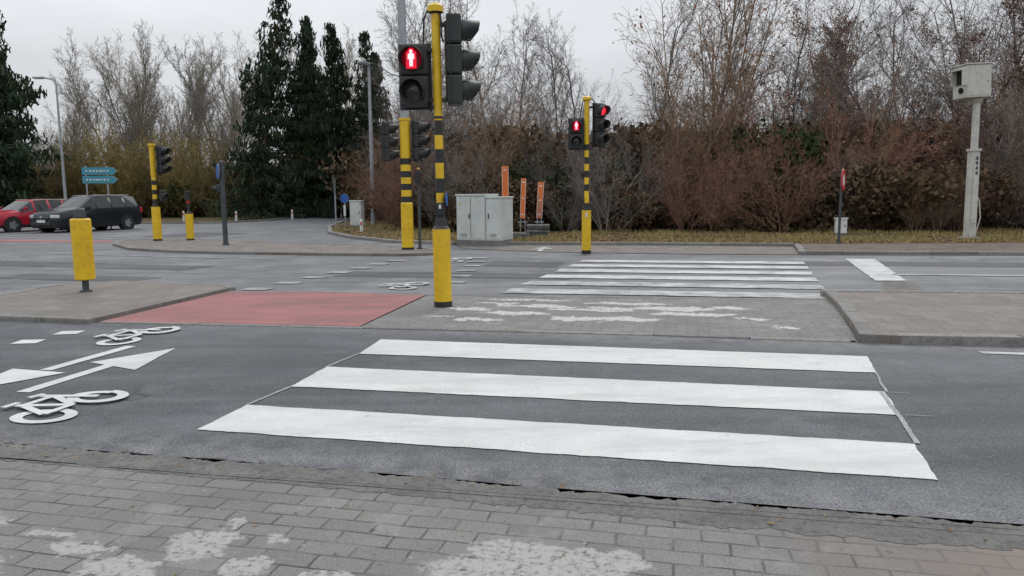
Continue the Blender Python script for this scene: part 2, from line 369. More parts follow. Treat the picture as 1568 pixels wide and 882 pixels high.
A = Vector((-.17, 10.68)); B = Vector((4.27, 9.76+.02))
for k in range(6):
    a0 = A+w*(k*1.03); b0 = B+w*(k*1.02); polys.append([tuple(a0), tuple(b0), tuple(b0+w*.53), tuple(a0+w*.53)])
marking('zebra_crossing', polys[2:], PAINTF, amp=.03)
PAINTF2 = paint_mat('road_paint_far_worn', .50, (.64, .64, .63), (.16, .16, .165))
marking('zebra_crossing', polys[:2], PAINTF2, amp=.05)
marking('guide_line', [strip(Z3[3], Z2[0], .025), strip(Z2[3], Z1[0], .025), strip((2.84, 5.66), (2.64, 5.10), .02), strip((2.60, 5.1), (2.44, 4.55), .03), strip((2.44, 4.54), (2.26, 4.0), .03),
                       strip((2.63, 5.08), (2.78, 5.045), .007), strip((2.48, 4.54), (2.64, 4.505), .007)], PAINTW, amp=.012)
marking('stop_line', [[(7.15, 15.83), (7.69, 15.6), (6.29, 11.71), (5.81, 11.75)]], PAINTF, amp=.02)
sheet('crossing_slab', [(5.86, 11.6), (6.3, 11.55), (5.79, 10.1), (5.16, 10.15)], -.001, GUT)
marking('lane_line', [strip((6.55, 12.66), (30, 7.9), .12), strip((4.10, 6.36), (9, 5.2), .10)], PAINTF)
marking('block_marking', [strip((x-.12, y), (x+.12, y+.02), .2) for x, y in [(-5.12, 6.28), (-4.97, 6.76), (-4.82, 7.24), (-4.70, 7.72)]], PAINT)
marking('cycle_arrow', [strip((-3.60, 5.30), (-3.42, 6.2), .11), [(-3.18, 6.86), (-3.12, 5.98), (-3.66, 6.28)],
                        strip((-3.66, 6.98), (-3.87, 6.0), .11), [(-4.12, 5.28), (-3.64, 5.90), (-4.18, 6.06)]], PAINT)
def bike(C, T, Nn, m, z=ZM):
    C = Vector(C); T = Vector(T); Nn = Vector(Nn); P = lambda u, v: C+T*u+Nn*v
    polys = []; n = 20
    for cx in (-.3, .3):
        for i in range(n):
            a = 2*math.pi*i/n; c = 2*math.pi*(i+1)/n
            polys.append([tuple(P(cx+r*math.cos(t), r*math.sin(t))) for r, t in ((.21, a), (.21, c), (.13, c), (.13, a))])
    for p, q in [((-.3, 0), (-.12, .3)), ((-.12, .3), (.2, .3)), ((.18, .38), (.3, 0)), ((-.14, .34), (0, 0)), ((0, 0), (.2, .28)), ((-.3, 0), (0, 0)), ((.1, .42), (.24, .40)), ((-.22, .38), (-.06, .38))]:
        polys.append(strip(P(*p), P(*q), .052))
    marking('cycle_symbol', polys, m, z, 0)
T = Vector((.24, .97)); NL = Vector((-.97, .24))
bike((-3.0, 4.9), T*.76, NL*1.05, PAINT)
bike((-3.83, 7.5), T*.98, NL*.95, PAINT)
bike((-1.62, 11.6), T*.9, NL*1.1, PAINTF)
bike((-1.2, 16.3), T*1.2, NL*1.2, PAINTF)
dl = []
for k in range(7):
    p = Vector((-3.95, 11.4))+Vector((.27, .96))*(k*.85); dl.append(strip(p-Vector((.2, -.04)), p+Vector((.2, -.04)), .28))
    p = Vector((-1.0, 11.2))+Vector((.05, .98))*(k*.95)
    if k > 0: dl.append(strip(p-Vector((.18, -.04)), p+Vector((.18, -.04)), .25))
marking('block_marking', dl, PAINTW, amp=.05)
marking('cycle_arrow', [strip((.7, 18.75), (.82, 19.6), .12), [(.55, 19.6), (1.1, 19.5), (.9, 20.2)]], PAINTF, z=.009)
marking('lane_line', [strip((-12, 19.3), (-5.5, 17.0), .1), strip((-24, 29.5), (-14, 26.6), .25), strip((-24, 30.8), (-14.5, 27.8), .15), strip((-13.5, 30.5), (-9.8, 35.5), .12)], PAINTW)

# ---------------------------------------------------------------- street furniture
def hood(b, c, dirv, r, L, m, n=16):
    c = Vector(c); d = Vector(dirv).normalized(); up = Vector((0, 0, 1)); x = up.cross(d)
    vs = []; fs = []
    a0, a1 = R(-50), R(230)
    for rr in (r, r-.008):
        for i in range(n+1):
            a = a0+(a1-a0)*i/n; o = (x*math.cos(a)+up*math.sin(a))*rr
            k = .45+.55*max(0, min(1, (math.sin(a)+.8)/1.2))
            vs.append(c+o); vs.append(c+o+d*L*k-up*.02*k)
    m1 = 2*(n+1)
    for i in range(n):
        fs.append((2*i, 2*i+1, 2*i+3, 2*i+2)); fs.append((m1+2*i, m1+2*i+2, m1+2*i+3, m1+2*i+1))
        fs.append((2*i+1, m1+2*i+1, m1+2*i+3, 2*i+3))
    b.add(vs, fs, m, True)
def signal(b, c, yaw, H, W, n=3, lit=None, kind='veh', mm=None, hoodL=.26, back=True):
    mm = mm or HOOD
    s0 = len(b.v); cell = H/n; D = W*.62
    for i in range(n):
        zc = H/2-cell*(i+.5)
        b.box((0, 0, zc), (W, D, cell-.008), mm, bev=.03)
        r = min(W, cell)*.38
        b.cyl((0, -D/2-.02, zc), (0, -D/2+.01, zc), r+.012, r+.02, mm, 24)
        lm = LENS
        if lit == i: lm = REDDIM if kind == 'ped' else REDLT
        for j in range(3):
            ra = r*math.cos(j*.5); rb = r*math.cos((j+1)*.5) if j < 2 else 0
            b.cyl((0, -D/2-.021-.018*j, zc), (0, -D/2-.021-.018*(j+1), zc), ra if j else r, max(rb, 0.001), lm, 24, cap=(j == 2))
        hood(b, (0, -D/2-.015, zc), (0, -1, 0), r+.02, hoodL, mm)
        if lit == i and kind == 'ped':
            pts = [(-.036, .046), (-.04, -.012), (-.026, -.014), (-.022, .01), (-.020, -.095), (-.003, -.095), (0, -.03), (.003, -.095), (.020, -.095), (.022, .01), (.026, -.014), (.04, -.012), (.036, .046), (.02, .054), (-.02, .054)]
            for y, k, g, mt in ((-D/2-.080, r/.125, .022, REDHALO), (-D/2-.083, r/.125, 0., MANON)):
                hd = [(k*((.019+g)*math.cos(a)), y, zc+k*.076+k*(.021+g)*math.sin(a)) for a in np.linspace(0, 2*math.pi, 14, endpoint=False)]
                b.poly(hd, mt)
                if g: b.box((0, y+.002, zc-k*.022), (k*(.08+g*2), .002, k*(.15+g*2)), mt, bev=0)
                else: b.poly([(px*k, y-.001, zc+pz*k) for px, pz in pts], mt)
    if back: b.box((0, D*.28, 0), (W+.07, .012, H+.05), BLK, bev=.004)
    b.box((0, D/2+.008, 0), (W*.5, .03, H*.85), mm, bev=.01)
    M = Matrix.Translation(c) @ Matrix.Rotation(yaw, 4, 'Z'); b.xform(M, s0)
def bands(b, x, y, zs, r, first):
    m = [BLK, YEL]; k = 0 if first == 'b' else 1
    for a, c in zip(zs[:-1], zs[1:]):
        b.cyl((x, y, a), (x, y, c), r, r, m[k % 2], 24, cap=False); k += 1

b = MB('pedestrian_signal_pole')
b.cyl((0, 0, 0), (0, 0, .075), .116, .116, BLK, 32)
b.cyl((0, 0, .075), (0, 0, .99), .112, .112, YEL, 32)
b.cyl((0, 0, .99), (0, 0, 1.03), .112, .085, BLK, 32); b.cyl((0, 0, 1.03), (0, 0, 1.11), .085, .075, BLK, 32)
b.cyl((0, 0, 1.11), (0, 0, 1.13), .06, .055, BLK, 24)
bands(b, 0, 0, [1.12, 1.32, 1.44, 1.62, 1.81, 1.98, 2.15, 2.33, 2.47], .052, 'b')
b.cyl((0, 0, 2.47), (0, 0, 3.60), .055, .055, YEL, 24)
b.cyl((0, 0, 3.60), (0, 0, 3.62), .055, .09, BLK, 24); b.cyl((0, 0, 3.62), (0, 0, 3.69), .1, .1, YEL, 24); b.cyl((0, 0, 3.69), (0, 0, 3.72), .1, .06, YEL, 24)
signal(b, (-.28, .02, 2.87), R(-4), .75, .34, 2, 0, 'ped', hoodL=.15)
signal(b, (.215, .02, 3.05), R(95), 1.08, .30, 3, None, 'veh', HOODG, hoodL=.21)
for z in (2.58, 3.18): b.box((-.11, .03, z), (.2, .05, .05), BLK)
for z in (2.58, 3.48): b.box((.1, .03, z), (.18, .05, .05), BLK)
b.tube([(-.02, -.04, 3.61), (-.09, -.05, 3.63), (-.14, -.04, 3.54), (-.15, -.02, 3.38), (-.16, 0, 3.25)], .011, BLK)
b.tube([(.02, -.03, 3.61), (.06, -.05, 3.60), (.075, -.06, 3.45), (.07, -.06, 3.34), (.09, -.03, 3.26)], .011, BLK)
b.tube([(-.03, -.03, 2.52), (-.09, -.04, 2.43), (-.07, -.05, 2.56)], .009, BLK)
b.cyl((.075, -.03, 1.36), (.087, -.03, 1.36), .085, .085, BLUE, 24); b.box((.05, -.03, 1.36), (.06, .02, .05), BLK)
b.box((.0, -.06, 1.24), (.09, .05, .16), BLK); b.box((0, -.088, 1.27), (.03, .01, .05), WHT, bev=.002)
for z in (1.9, 2.35): b.cyl((0, 0, z), (0, 0, z+.03), .058, .058, BLK, 24)
o = b.obj((-.88, 9.35, .004), 0); o.rotation_euler = (0, R(-.35), 0)

b = MB('street_lamp')
b.cyl((0, 0, 0), (0, 0, .06), .16, .16, BLK, 28); b.cyl((0, 0, .06), (0, 0, 1.18), .155, .155, YEL, 28); b.cyl((0, 0, 1.18), (0, 0, 1.21), .155, .13, YEL, 28)
bands(b, 0, 0, [1.2, 1.36, 1.52, 1.68, 1.84, 2.0, 2.16, 2.32], .132, 'b')
b.cyl((0, 0, 2.32), (0, 0, 3.26), .132, .13, YEL, 28); b.cyl((0, 0, 3.26), (0, 0, 3.32), .15, .15, YEL, 28)
b.cyl((0, 0, 3.32), (0, 0, 9.2), .12, .085, GALV, 28)
b.tube([(0, 0, 9.2), (-.05, .1, 9.45), (-.3, .4, 9.6), (-1.2, 1.3, 9.7)], .05, GALV); b.box((-1.4, 1.5, 9.7), (.3, .7, .1), GALV, rz=R(45), bev=.04)
signal(b, (-.50, .05, 2.74), R(100), .98, .3, 3, None, 'veh', hoodL=.22)
signal(b, (.30, .05, 2.76), R(75), .98, .3, 3, None, 'veh', hoodL=.22)
for z in (2.38, 3.15): b.box((-.08, .1, z), (.7, .05, .05), BLK)
b.obj((-2.68, 19.09, .05), 0)
b = MB('signal_pole')
b.cyl((0, 0, 0), (0, 0, 2.05), .04, .04, DKST, 16); b.cyl((0, 0, 2.05), (0, 0, 2.1), .045, .01, YEL, 16); b.box((0, -.05, 1.85), (.16, .08, .3), BLK); b.cyl((0, 0, 0), (0, 0, .03), .08, .08, DKST, 16)
b.obj((-2.38, 19.2, .05), 0)

b = MB('pedestrian_signal_pole')
b.cyl((0, 0, 0), (0, 0, .08), .115, .115, BLK, 28); b.cyl((0, 0, .08), (0, 0, 1.04), .112, .112, YEL, 28)
b.cyl((0, 0, 1.04), (0, 0, 1.16), .085, .07, BLK, 24)
bands(b, 0, 0, [1.16, 1.33, 1.5, 1.66, 1.82, 1.98, 2.14, 2.30, 2.46, 2.6], .055, 'b')
b.cyl((0, 0, 2.6), (0, 0, 3.63), .06, .06, YEL, 20); b.cyl((0, 0, 3.63), (0, 0, 3.69), .11, .11, YEL, 24); b.cyl((0, 0, 3.69), (0, 0, 3.72), .11, .05, YEL, 24)
signal(b, (-.25, .0, 2.85), R(-4), .70, .30, 2, 0, 'ped', hoodL=.12)
signal(b, (.30, .0, 3.05), R(30), .98, .27, 3, 0, 'veh', hoodL=.2)
for z in (2.57, 3.12): b.box((-.1, .03, z), (.2, .05, .05), BLK)
for z in (2.65, 3.47): b.box((.13, .03, z), (.2, .05, .05), BLK)
b.tube([(.02, -.03, 3.63), (.1, -.03, 3.67), (.2, -.02, 3.57)], .012, BLK); b.tube([(-.02, -.03, 3.63), (-.1, -.03, 3.59), (-.17, -.02, 3.22)], .012, BLK)
b.box((0, -.07, 1.3), (.1, .06, .18), YEL); b.box((-.01, -.113, .93), (.05, .01, .1), WHT, bev=.002)
b.obj((1.81, 17.9, 0), 0)

b = MB('traffic_signal_pole')
b.cyl((0, 0, 0), (0, 0, .06), .14, .14, BLK, 24); b.cyl((0, 0, .06), (0, 0, 1.1), .135, .135, YEL, 24)
b.cyl((0, 0, 1.1), (0, 0, 1.2), .1, .08, BLK, 20)
bands(b, 0, 0, [1.2, 1.35, 1.5, 1.65, 1.8, 1.95, 2.1], .07, 'b')
b.cyl((0, 0, 2.1), (0, 0, 3.05), .08, .08, YEL, 20); b.cyl((0, 0, 3.05), (0, 0, 3.12), .12, .12, YEL, 20)
signal(b, (.30, 0, 2.6), R(75), .85, .26, 3, None, 'veh', hoodL=.2)
for z in (2.3, 2.95): b.box((.12, .02, z), (.2, .05, .05), BLK)
signal(b, (.26, .0, 1.45), R(60), .36, .2, 1, None, 'veh', hoodL=.12, back=False)
b.obj((-11.55, 24.17, .05), 0)
b = MB('signal_bollard')
b.cyl((0, 0, 0), (0, 0, .05), .125, .125, BLK, 24); b.cyl((0, 0, .05), (0, 0, .86), .12, .12, YEL, 24); b.cyl((0, 0, .86), (0, 0, .95), .09, .06, BLK, 24)
b.cyl((0, 0, .95), (0, 0, 1.2), .05, .05, BLK, 16); b.cyl((0, 0, 1.2), (0, 0, 1.3), .052, .052, REDM, 16); b.cyl((0, 0, 1.3), (0, 0, 1.62), .04, .04, DKST, 16)
b.box((0, -.03, 1.45), (.16, .12, .3), BLK)
b.obj((-10.57, 24.37, .05), 0)
b = MB('traffic_sign')
b.cyl((0, 0, 0), (0, 0, 2.4), .07, .068, DKST, 20); b.cyl((0, 0, 2.4), (0, 0, 2.43), .07, .03, DKST, 20)
nx_, ny_ = -.85, -.53
def disc(b, z, r, m, off=.1): b.cyl((nx_*off, ny_*off, z), (nx_*(off+.012), ny_*(off+.012), z), r, r, GALV, 28); b.cyl((nx_*(off+.013), ny_*(off+.013), z), (nx_*(off+.022), ny_*(off+.022), z), r*.98, r*.98, m, 28)
disc(b, 2.12, .22, BLUE)
b.box((-.04, -.02, 2.1), (.1, .03, .05), GALV); b.cyl((0, 0, 1.2), (0, 0, 1.23), .08, .08, DKST, 20); b.cyl((0, 0, 0), (0, 0, .05), .11, .1, DKST, 20)
signal(b, (-.12, .02, 1.62), R(-70), .26, .2, 1, None, 'veh', hoodL=.1, back=False)
b.obj((-8.33, 21.56, .05), 0)
b = MB('traffic_bollard')
b.cyl((0, 0, 0), (0, 0, .03), .085, .08, DKST, 24); b.cyl((0, 0, .03), (0, 0, .2), .045, .045, DKST, 24)
b.cyl((0, 0, .18), (0, 0, .195), .12, .136, YEL, 36); b.cyl((0, 0, .195), (0, 0, 1.06), .137, .137, YEL, 36, cap=False); b.cyl((0, 0, 1.06), (0, 0, 1.08), .137, .12, YEL, 36)
b.cyl((0, 0, 1.08), (0, 0, 1.11), .09, .085, BLK, 32); b.cyl((0, 0, 1.11), (0, 0, 1.21), .076, .072, DKST, 32); b.cyl((0, 0, 1.21), (0, 0, 1.23), .072, .045, DKST, 32)
for z in (.45, .80): b.cyl((0, 0, z), (0, 0, z+.008), .1385, .1385, YEL, 36)
b.obj((-6.29, 10.84, .05), 0)

b = MB('direction_sign')
for x in (-.75, .15): b.cyl((x, 0, 0), (x, 0, 2.95), .038, .038, GALV, 14)
for z in (2.72, 2.32):
    pts = [(-.9, z-.17), (.42, z-.17), (.6, z), (.42, z+.17), (-.9, z+.17)]
    b.poly([(x, -.05, zz) for x, zz in pts], TEAL); b.poly([(x, -.02, zz) for x, zz in pts][::-1], GALV)
    n = len(pts)
    for i in range(n):
        p = pts[i]; q = pts[(i+1) % n]; b.poly([(p[0], -.05, p[1]), (p[0], -.02, p[1]), (q[0], -.02, q[1]), (q[0], -.05, q[1])], WHT)
    for k in range(7):
        ww = random.uniform(.06, .13); b.box((-.7+k*.15, -.054, z), (ww, .004, .07), WHT, bev=0)
b.obj((-19.0, 34.9, 0), R(12))

def lamp(loc, H, arm, az, r=.09, name='street_lamp'):
    b = MB(name); b.cyl((0, 0, 0), (0, 0, .9), r*1.15, r*1.1, GALV, 20); b.cyl((0, 0, .9), (0, 0, H-.3), r, r*.55, GALV, 20)
    pts = [(0, 0, H-.3), (arm*.08, 0, H-.12), (arm*.3, 0, H), (arm*.75, 0, H+.08)]
    b.tube(pts, r*.5, GALV, 12)
    b.box((arm*.75+.3, 0, H+.09), (.7, .26, .11), GALV, bev=.05); b.box((arm*.75+.34, 0, H+.03), (.45, .18, .03), LAMPG, bev=.01)
    b.box((0, -r*1.1, 1.1), (.1, .03, .35), GALV); b.obj(loc, az)
lamp((-26.9, 45, 0), 8.5, .9, R(180))
lamp((-6.9, 37.2, .05), 7.7, .1, R(-110), .12)

b = MB('speed_camera')
b.cyl((0, 0, 0), (0, 0, .04), .3, .3, GALV, 8)
b.cyl((0, 0, .02), (0, 0, 2.5), .165, .16, CREAM, 8); b.cyl((0, 0, 2.5), (0, 0, 2.57), .2, .2, CREAM, 8); b.cyl((0, 0, 2.57), (0, 0, 3.9), .10, .095, CREAM, 8); b.cyl((0, 0, 3.86), (0, 0, 3.97), .12, .18, CREAM, 8)
b.box((0, -.17, 1.3), (.16, .012, 1.7), CREAM, bev=.004)
for i, z in enumerate((2.3, 2.16, 2.02, 1.88)): b.box((0, -.178, z), (.06, .006, .09), DKST, bev=.001)
s0 = len(b.v)
b.box((0.06, 0, 4.43), (.72, .6, .9), CREAM, bev=.03); b.box((0.06, 0, 4.9), (.80, .66, .03), CREAM, bev=.01)
b.box((-.36, -.06, 4.76), (.22, .44, .03), CREAM, bev=.006); b.box((-.36, -.28, 4.55), (.2, .02, .44), CREAM, bev=.005); b.box((-.36, .15, 4.55), (.2, .02, .44), CREAM, bev=.005)
b.box((-.31, -.06, 4.55), (.02, .36, .38), GLASS, bev=.002); b.cyl((-.30, -.06, 4.2), (-.34, -.06, 4.2), .08, .08, GLASS, 20)
b.box((0.06, -.305, 4.42), (.6, .012, .76), CREAM, bev=.004); b.cyl((.3, -.32, 4.42), (.3, -.31, 4.42), .02, .02, DKST, 12)
b.xform(Matrix.Translation((-.08, 0, 0)) @ Matrix.Rotation(R(6), 4, 'Z') @ Matrix.Rotation(R(-2), 4, 'Y'), s0)
b.tube([(.17, 0, .1), (.26, -.05, .6), (.23, 0, 1.1), (.17, 0, 1.2)], .018, CREAM)
o = b.obj((13.3, 21.5, .05), 0); o.rotation_euler = (0, R(-.6), 0)

b = MB('traffic_sign')
b.cyl((0, 0, 0), (0, 0, 1.95), .035, .035, DKST, 14); b.cyl((0, 0, 0), (0, 0, .04), .07, .06, DKST, 14)
s0 = len(b.v)
b.cyl((0, -.045, 1.68), (0, -.055, 1.68), .28, .28, WHT, 36); b.cyl((0, -.035, 1.68), (0, -.045, 1.68), .29, .29, GALV, 36)
for i in range(36):
    a = 2*math.pi*i/36; c = 2*math.pi*(i+1)/36
    b.poly([(r*math.cos(t), -.058, 1.68+r*math.sin(t)) for r, t in ((.28, a), (.28, c), (.16, c), (.16, a))], REDM)
b.cyl((0, -.033, 1.68), (0, -.06, 1.68), .293, .293, REDM, 36, cap=False)
b.xform(Matrix.Rotation(R(57), 4, 'Z'), s0); b.obj((8.77, 19.82, .06), 0)
b = MB('utility_box'); b.box((0, 0, .28), (.34, .24, .46), WHT, bev=.02); b.box((0, 0, .53), (.38, .28, .04), WHT, bev=.01); b.box((0, 0, .03), (.3, .2, .1), CABB); b.box((.1, -.125, .3), (.03, .01, .06), BLK, bev=.001); b.obj((10.66, 24, .05), R(-10))
b = MB('utility_cabinet'); b.box((0, 0, .62), (.55, .4, 1.1), CAB, bev=.02); b.box((0, 0, 1.19), (.6, .46, .05), CAB, bev=.015); b.box((0, 0, .05), (.52, .38, .12), CABB); b.box((0, -.205, .62), (.47, .01, .98), CAB, bev=.003); b.box((.18, -.215, .65), (.03, .02, .12), BLK, bev=.002); b.obj((-7.05, 34.0, .05), R(-10))
b = MB('traffic_sign'); b.cyl((0, 0, 0), (0, 0, 1.5), .03, .03, GALV, 12); b.cyl((0, -.03, 1.3), (0, -.045, 1.3), .2, .2, BLUE, 28); b.cyl((0, -.028, 1.3), (0, -.03, 1.3), .205, .205, WHT, 28); b.box((0, -.05, .75), (.1, .02, .5), WHT, bev=.003); b.obj((-7.6, 34.0, .05), R(-8))
b = MB('traffic_sign'); b.cyl((0, 0, 0), (0, 0, 2.2), .032, .032, GALV, 12); b.box((0, -.04, 2.05), (.14, .02, .5), DKST, bev=.004); b.box((0, -.04, 1.65), (.12, .02, .2), DKST, bev=.004); b.obj((-7.95, 33.65, .03), R(-50))

b = MB('traffic_control_cabinet')
b.box((0, 0, .06), (1.36, .88, .16), CABB, bev=.01)
b.box((-.235, 0, .79), (.90, .9, 1.30), CAB, bev=.012); b.box((.455, 0, .75), (.465, .9, 1.22), CAB, bev=.012)
b.box((-.235, 0, 1.46), (.95, .96, .05), CAB, bev=.015); b.box((.46, 0, 1.385), (.5, .96, .05), CAB, bev=.015)
for x, wd, hh in ((-.455, .42, 1.18), (-.015, .42, 1.18), (.455, .40, 1.1)):
    b.box((x, -.456, .78 if wd > .41 else .74), (wd, .016, hh), CAB, bev=.004)
b.box((-.235, -.468, .78), (.008, .006, 1.16), CABB, bev=0)
b.box((.225, -.452, .76), (.008, .01, 1.2), CABB, bev=0)
for x in (-.28, .32): b.box((x, -.474, .85), (.03, .03, .14), DKST, bev=.004)
for x in (-.455, .455):
    for i in range(4): b.box((x, -.468, .26+i*.025), (.2, .008, .006), CABB, bev=0)
b.box((-.12, -.468, 1.25), (.09, .004, .07), WHT, bev=0); b.box((-.55, -.468, 1.2), (.05, .004, .05), YEL, bev=0)
b.box((.69, 0, .74), (.012, .7, 1.05), CAB, bev=.003)
o = b.obj((-.76, 21.35, .02), R(-22)); o.scale = (1.0, 1.0, .97)

b = MB('road_barrier_boards')
def board(x, y, z0, z1, w, rz, lean):
    s0 = len(b.v); h = z1-z0
    b.box((0, 0, h/2), (w, .03, h), ORNG, bev=.008)
    for s in (-1, 1): b.box((s*(w/2-.012), -.018, h/2), (.012, .008, h-.04), WHT, bev=.001)
    for zz in (.12, h*.5, h-.12): b.box((0, -.018, zz), (w*.45, .008, .04), WHT, bev=.001)
    b.xform(Matrix.Translation((x, y, z0)) @ Matrix.Rotation(rz, 4, 'Z') @ Matrix.Rotation(lean, 4, 'Y'), s0)
board(-.47, .2, .1, 2.3, .22, R(10), 0)
board(.08, 0, .62, 1.9, .17, R(-20), .04); board(.62, .1, .62, 1.78, .20, R(15), .06)
for x in (.08, .62):
    b.cyl((x-.08, .05, .05), (x-.02, .05, 1.4), .015, .015, GALV, 8); b.cyl((x+.1, .05, .05), (x+.04, .05, 1.1), .015, .015, GALV, 8)
    b.box((x, .05, .5), (.3, .03, .03), GALV, bev=.003)
for k in range(5): b.box((.55+random.uniform(-.04, .04), -.05+random.uniform(-.03, .03), .05+k*.085), (.72, .36, .07), [CABB, DKST][k % 2], rz=random.uniform(-.12, .12), bev=.012)
for k in range(2): b.box((.0, -.2, .05+k*.085), (.6, .3, .07), CABB, rz=random.uniform(-.3, .3), bev=.012)
b.obj((.28, 24.0, .055), 0)

for x, y, h in [(-17.37, 46.9, .55), (-14.33, 48.6, .6), (-11.97, 52.3, .6), (-20.5, 46.5, .6), (-5.9, 29.2, .5), (-11.3, 53, .6)]:
    b = MB('marker_post'); b.cyl((0, 0, 0), (0, 0, h), .075, .06, WHT, 12); b.cyl((0, 0, h), (0, 0, h+.05), .06, .02, WHT, 12); b.box((0, -.068, h*.75), (.07, .02, .12), REDM, bev=.002); b.obj((x, y, 0))
b = MB('wooden_bench')
for x in (-.6, 0, .6): b.box((x, .2, .5), (.07, .07, 1.05), WOOD); b.box((x, -.25, .22), (.07, .07, .45), WOOD); b.box((x, -.02, .43), (.06, .5, .06), WOOD)
for k in range(5): b.box((0, .16, .5+k*.125), (1.35, .03, .09), WOOD, bev=.006)
for k in range(4): b.box((0, -.26+k*.12, .475), (1.35, .1, .03), WOOD, bev=.006)
b.obj((14.6, 25.7, .055), R(-12))

# ---------------------------------------------------------------- cars
def car(name, paint, L, W, Ht, loc, heading):
    b = MB(name); hw = W/2; k = Ht/1.56; f = L/4.4
    S = [(0, .34, .60, .66, .64, .52), (.04, .22, .70, .78, .78, .64), (.18, .19, .80, .88, .86, .72), (.6, .19, .88, .96, .90, .75), (1.0, .19, .94, 1.01, .90, .75),
     (1.2, .19, .96, 1.04, .9, .74), (1.90, .19, .98, 1.48, .9, .64), (2.00, .19, .98, 1.52, .9, .63), (2.66, .19, 1.0, 1.555, .9, .62), (2.76, .19, 1.0, 1.555, .9, .62),
     (3.42, .19, 1.02, 1.545, .9, .61), (3.52, .19, 1.02, 1.54, .9, .61), (4.12, .2, 1.03, 1.49, .88, .59), (4.32, .24, 1.0, 1.10, .84, .62), (4.38, .3, .8, .9, .80, .60), (4.4, .36, .6, .7, .74, .55)]
    rings = []
    for x, zb, ze, zt, w_, wt in S:
        w_ *= hw/.9; wt *= hw/.9; x = x*f-L/2
        pr = [(0, zb), (w_*.9, zb), (w_*.985, zb+.14), (w_, zb+(ze-zb)*.55), (w_*.965, ze), (wt, zt-.03), (wt*.82, zt), (0, zt+.02)]
        pr = [(y, z*(k if z > .9 else 1)) for y, z in pr]
        rings.append([(x, y, z) for y, z in pr]+[(x, -y, z) for y, z in pr[-2:0:-1]])
    n = len(rings[0]); vs = [v for r in rings for v in r]
    body = []; glass = []; plast = []
    for i in range(len(rings)-1):
        for j in range(n):
            j2 = (j+1) % n; q = (i*n+j, (i+1)*n+j, (i+1)*n+j2, i*n+j2)
            jj = j if j < 7 else 13-j
            g = (jj == 4 and i in (5, 7, 9, 11)) or (jj in (5, 6) and i in (5, 12))
            if jj == 0 or jj == 1: plast.append(q)
            elif g: glass.append(q)
            else: body.append(q)
    b.add(vs, body, paint, True); b.add(vs, glass, GLASS, False); b.add(vs, plast, BLK, False)
    b.add(rings[0], [tuple(range(n))], paint); b.add(rings[-1], [tuple(range(n))[::-1]], paint)
    for wx in (.82*f-L/2, 3.48*f-L/2):
        for s in (-1, 1):
            b.cyl((wx, s*(hw-.2), .33), (wx, s*(hw+.004), .33), .385, .385, BLK, 28)
            b.cyl((wx, s*(hw-.2), .315), (wx, s*(hw+.018), .315), .315, .30, TYRE, 28)
            b.cyl((wx, s*(hw-.05), .315), (wx, s*(hw+.022), .315), .2, .19, DKST, 24)
            for a in range(5):
                t = 2*math.pi*a/5; b.box((wx+.1*math.cos(t), s*(hw+.026), .315+.1*math.sin(t)), (.05+.14*abs(math.cos(t)), .012, .05+.14*abs(math.sin(t))), ALLOY, bev=.004)
    for s in (-1, 1):
        b.box((.11*f-L/2, s*hw*.74, .70), (.22, .36, .13), LAMPG, rz=s*R(-28), bev=.03)
        b.box((4.32*f-L/2, s*hw*.82, .90), (.14, .2, .28), REDM, bev=.03)
        b.box((1.42*f-L/2, s*(hw+.07), 1.04), (.12, .2, .14), paint, bev=.03)
        b.box((.04*f-L/2, s*hw*.66, .36), (.08, .2, .09), BLK, bev=.02)
        for dx in (2.4, 3.1): b.box((dx*f-L/2, s*(hw-.005), .86), (.16, .025, .03), BLK, bev=.005)
        b.tube([(1.98*f-L/2, s*hw*.66, Ht-.02), (3.9*f-L/2, s*hw*.64, Ht-.01)], .016, ALLOY, 6)
    b.box((-L/2-.005, 0, .66), (.07, .95, .09), BLK, bev=.02); b.box((-L/2-.03, 0, .66), (.03, .9, .015), ALLOY, bev=.004); b.box((-L/2-.01, 0, .40), (.07, 1.1, .16), BLK, bev=.03)
    b.box((-L/2-.05, 0, .50), (.02, .5, .11), WHT, bev=.004); b.cyl((-L/2-.055, 0, .67), (-L/2-.035, 0, .67), .06, .06, ALLOY, 20)
    b.obj(loc, heading)
def head(dx, dy): return math.atan2(-dy, -dx)
car('parked_car', CARD, 4.5, 1.86, 1.62, (-19.35, 34.0, -.008), head(-.36, -.93))
car('parked_car', CARR, 4.1, 1.74, 1.45, (-22.3, 34.4, -.008), head(-.42, -.9))

# ---------------------------------------------------------------- vegetation
def bark(name, c1, c2, var=.35):
    t = NT(name); oi = t.t.nodes.new('ShaderNodeObjectInfo')
    c = t.mix(t.geo.outputs['Random Per Island'], c1, c2)
    c = t.mix(1., c, t.mix(oi.outputs['Random'], (1-var, 1-var, 1-var*.9), (1+var, 1+var*.85, 1+var*.75)), 'MULTIPLY')
    return t.out(c, .9, 0, .15)
BARKS = bark('thicket_bark', (.33, .24, .165), (.13, .09, .064), .5)
BARKR = bark('reddish_bark', (.32, .19, .14), (.15, .09, .068), .4)
BARKG = bark('grey_bark', (.28, .255, .23), (.145, .13, .118), .3)
BARKP = bark('poplar_bark', (.38, .35, .30), (.24, .22, .18), .25)
LEAFB = bark('dry_leaf', (.32, .18, .095), (.16, .10, .06))
LEAFC = bark('copper_leaf', (.29, .145, .095), (.17, .085, .058), .35)
LEAFR = bark('russet_bud', (.32, .165, .115), (.19, .10, .07))
LEAFD = bark('bramble_leaf', (.065, .055, .032), (.13, .085, .052))
LEAFY = bark('willow_yellow', (.33, .27, .10), (.21, .165, .075))
IVY = bark('evergreen_leaf', (.03, .055, .02), (.06, .09, .035))
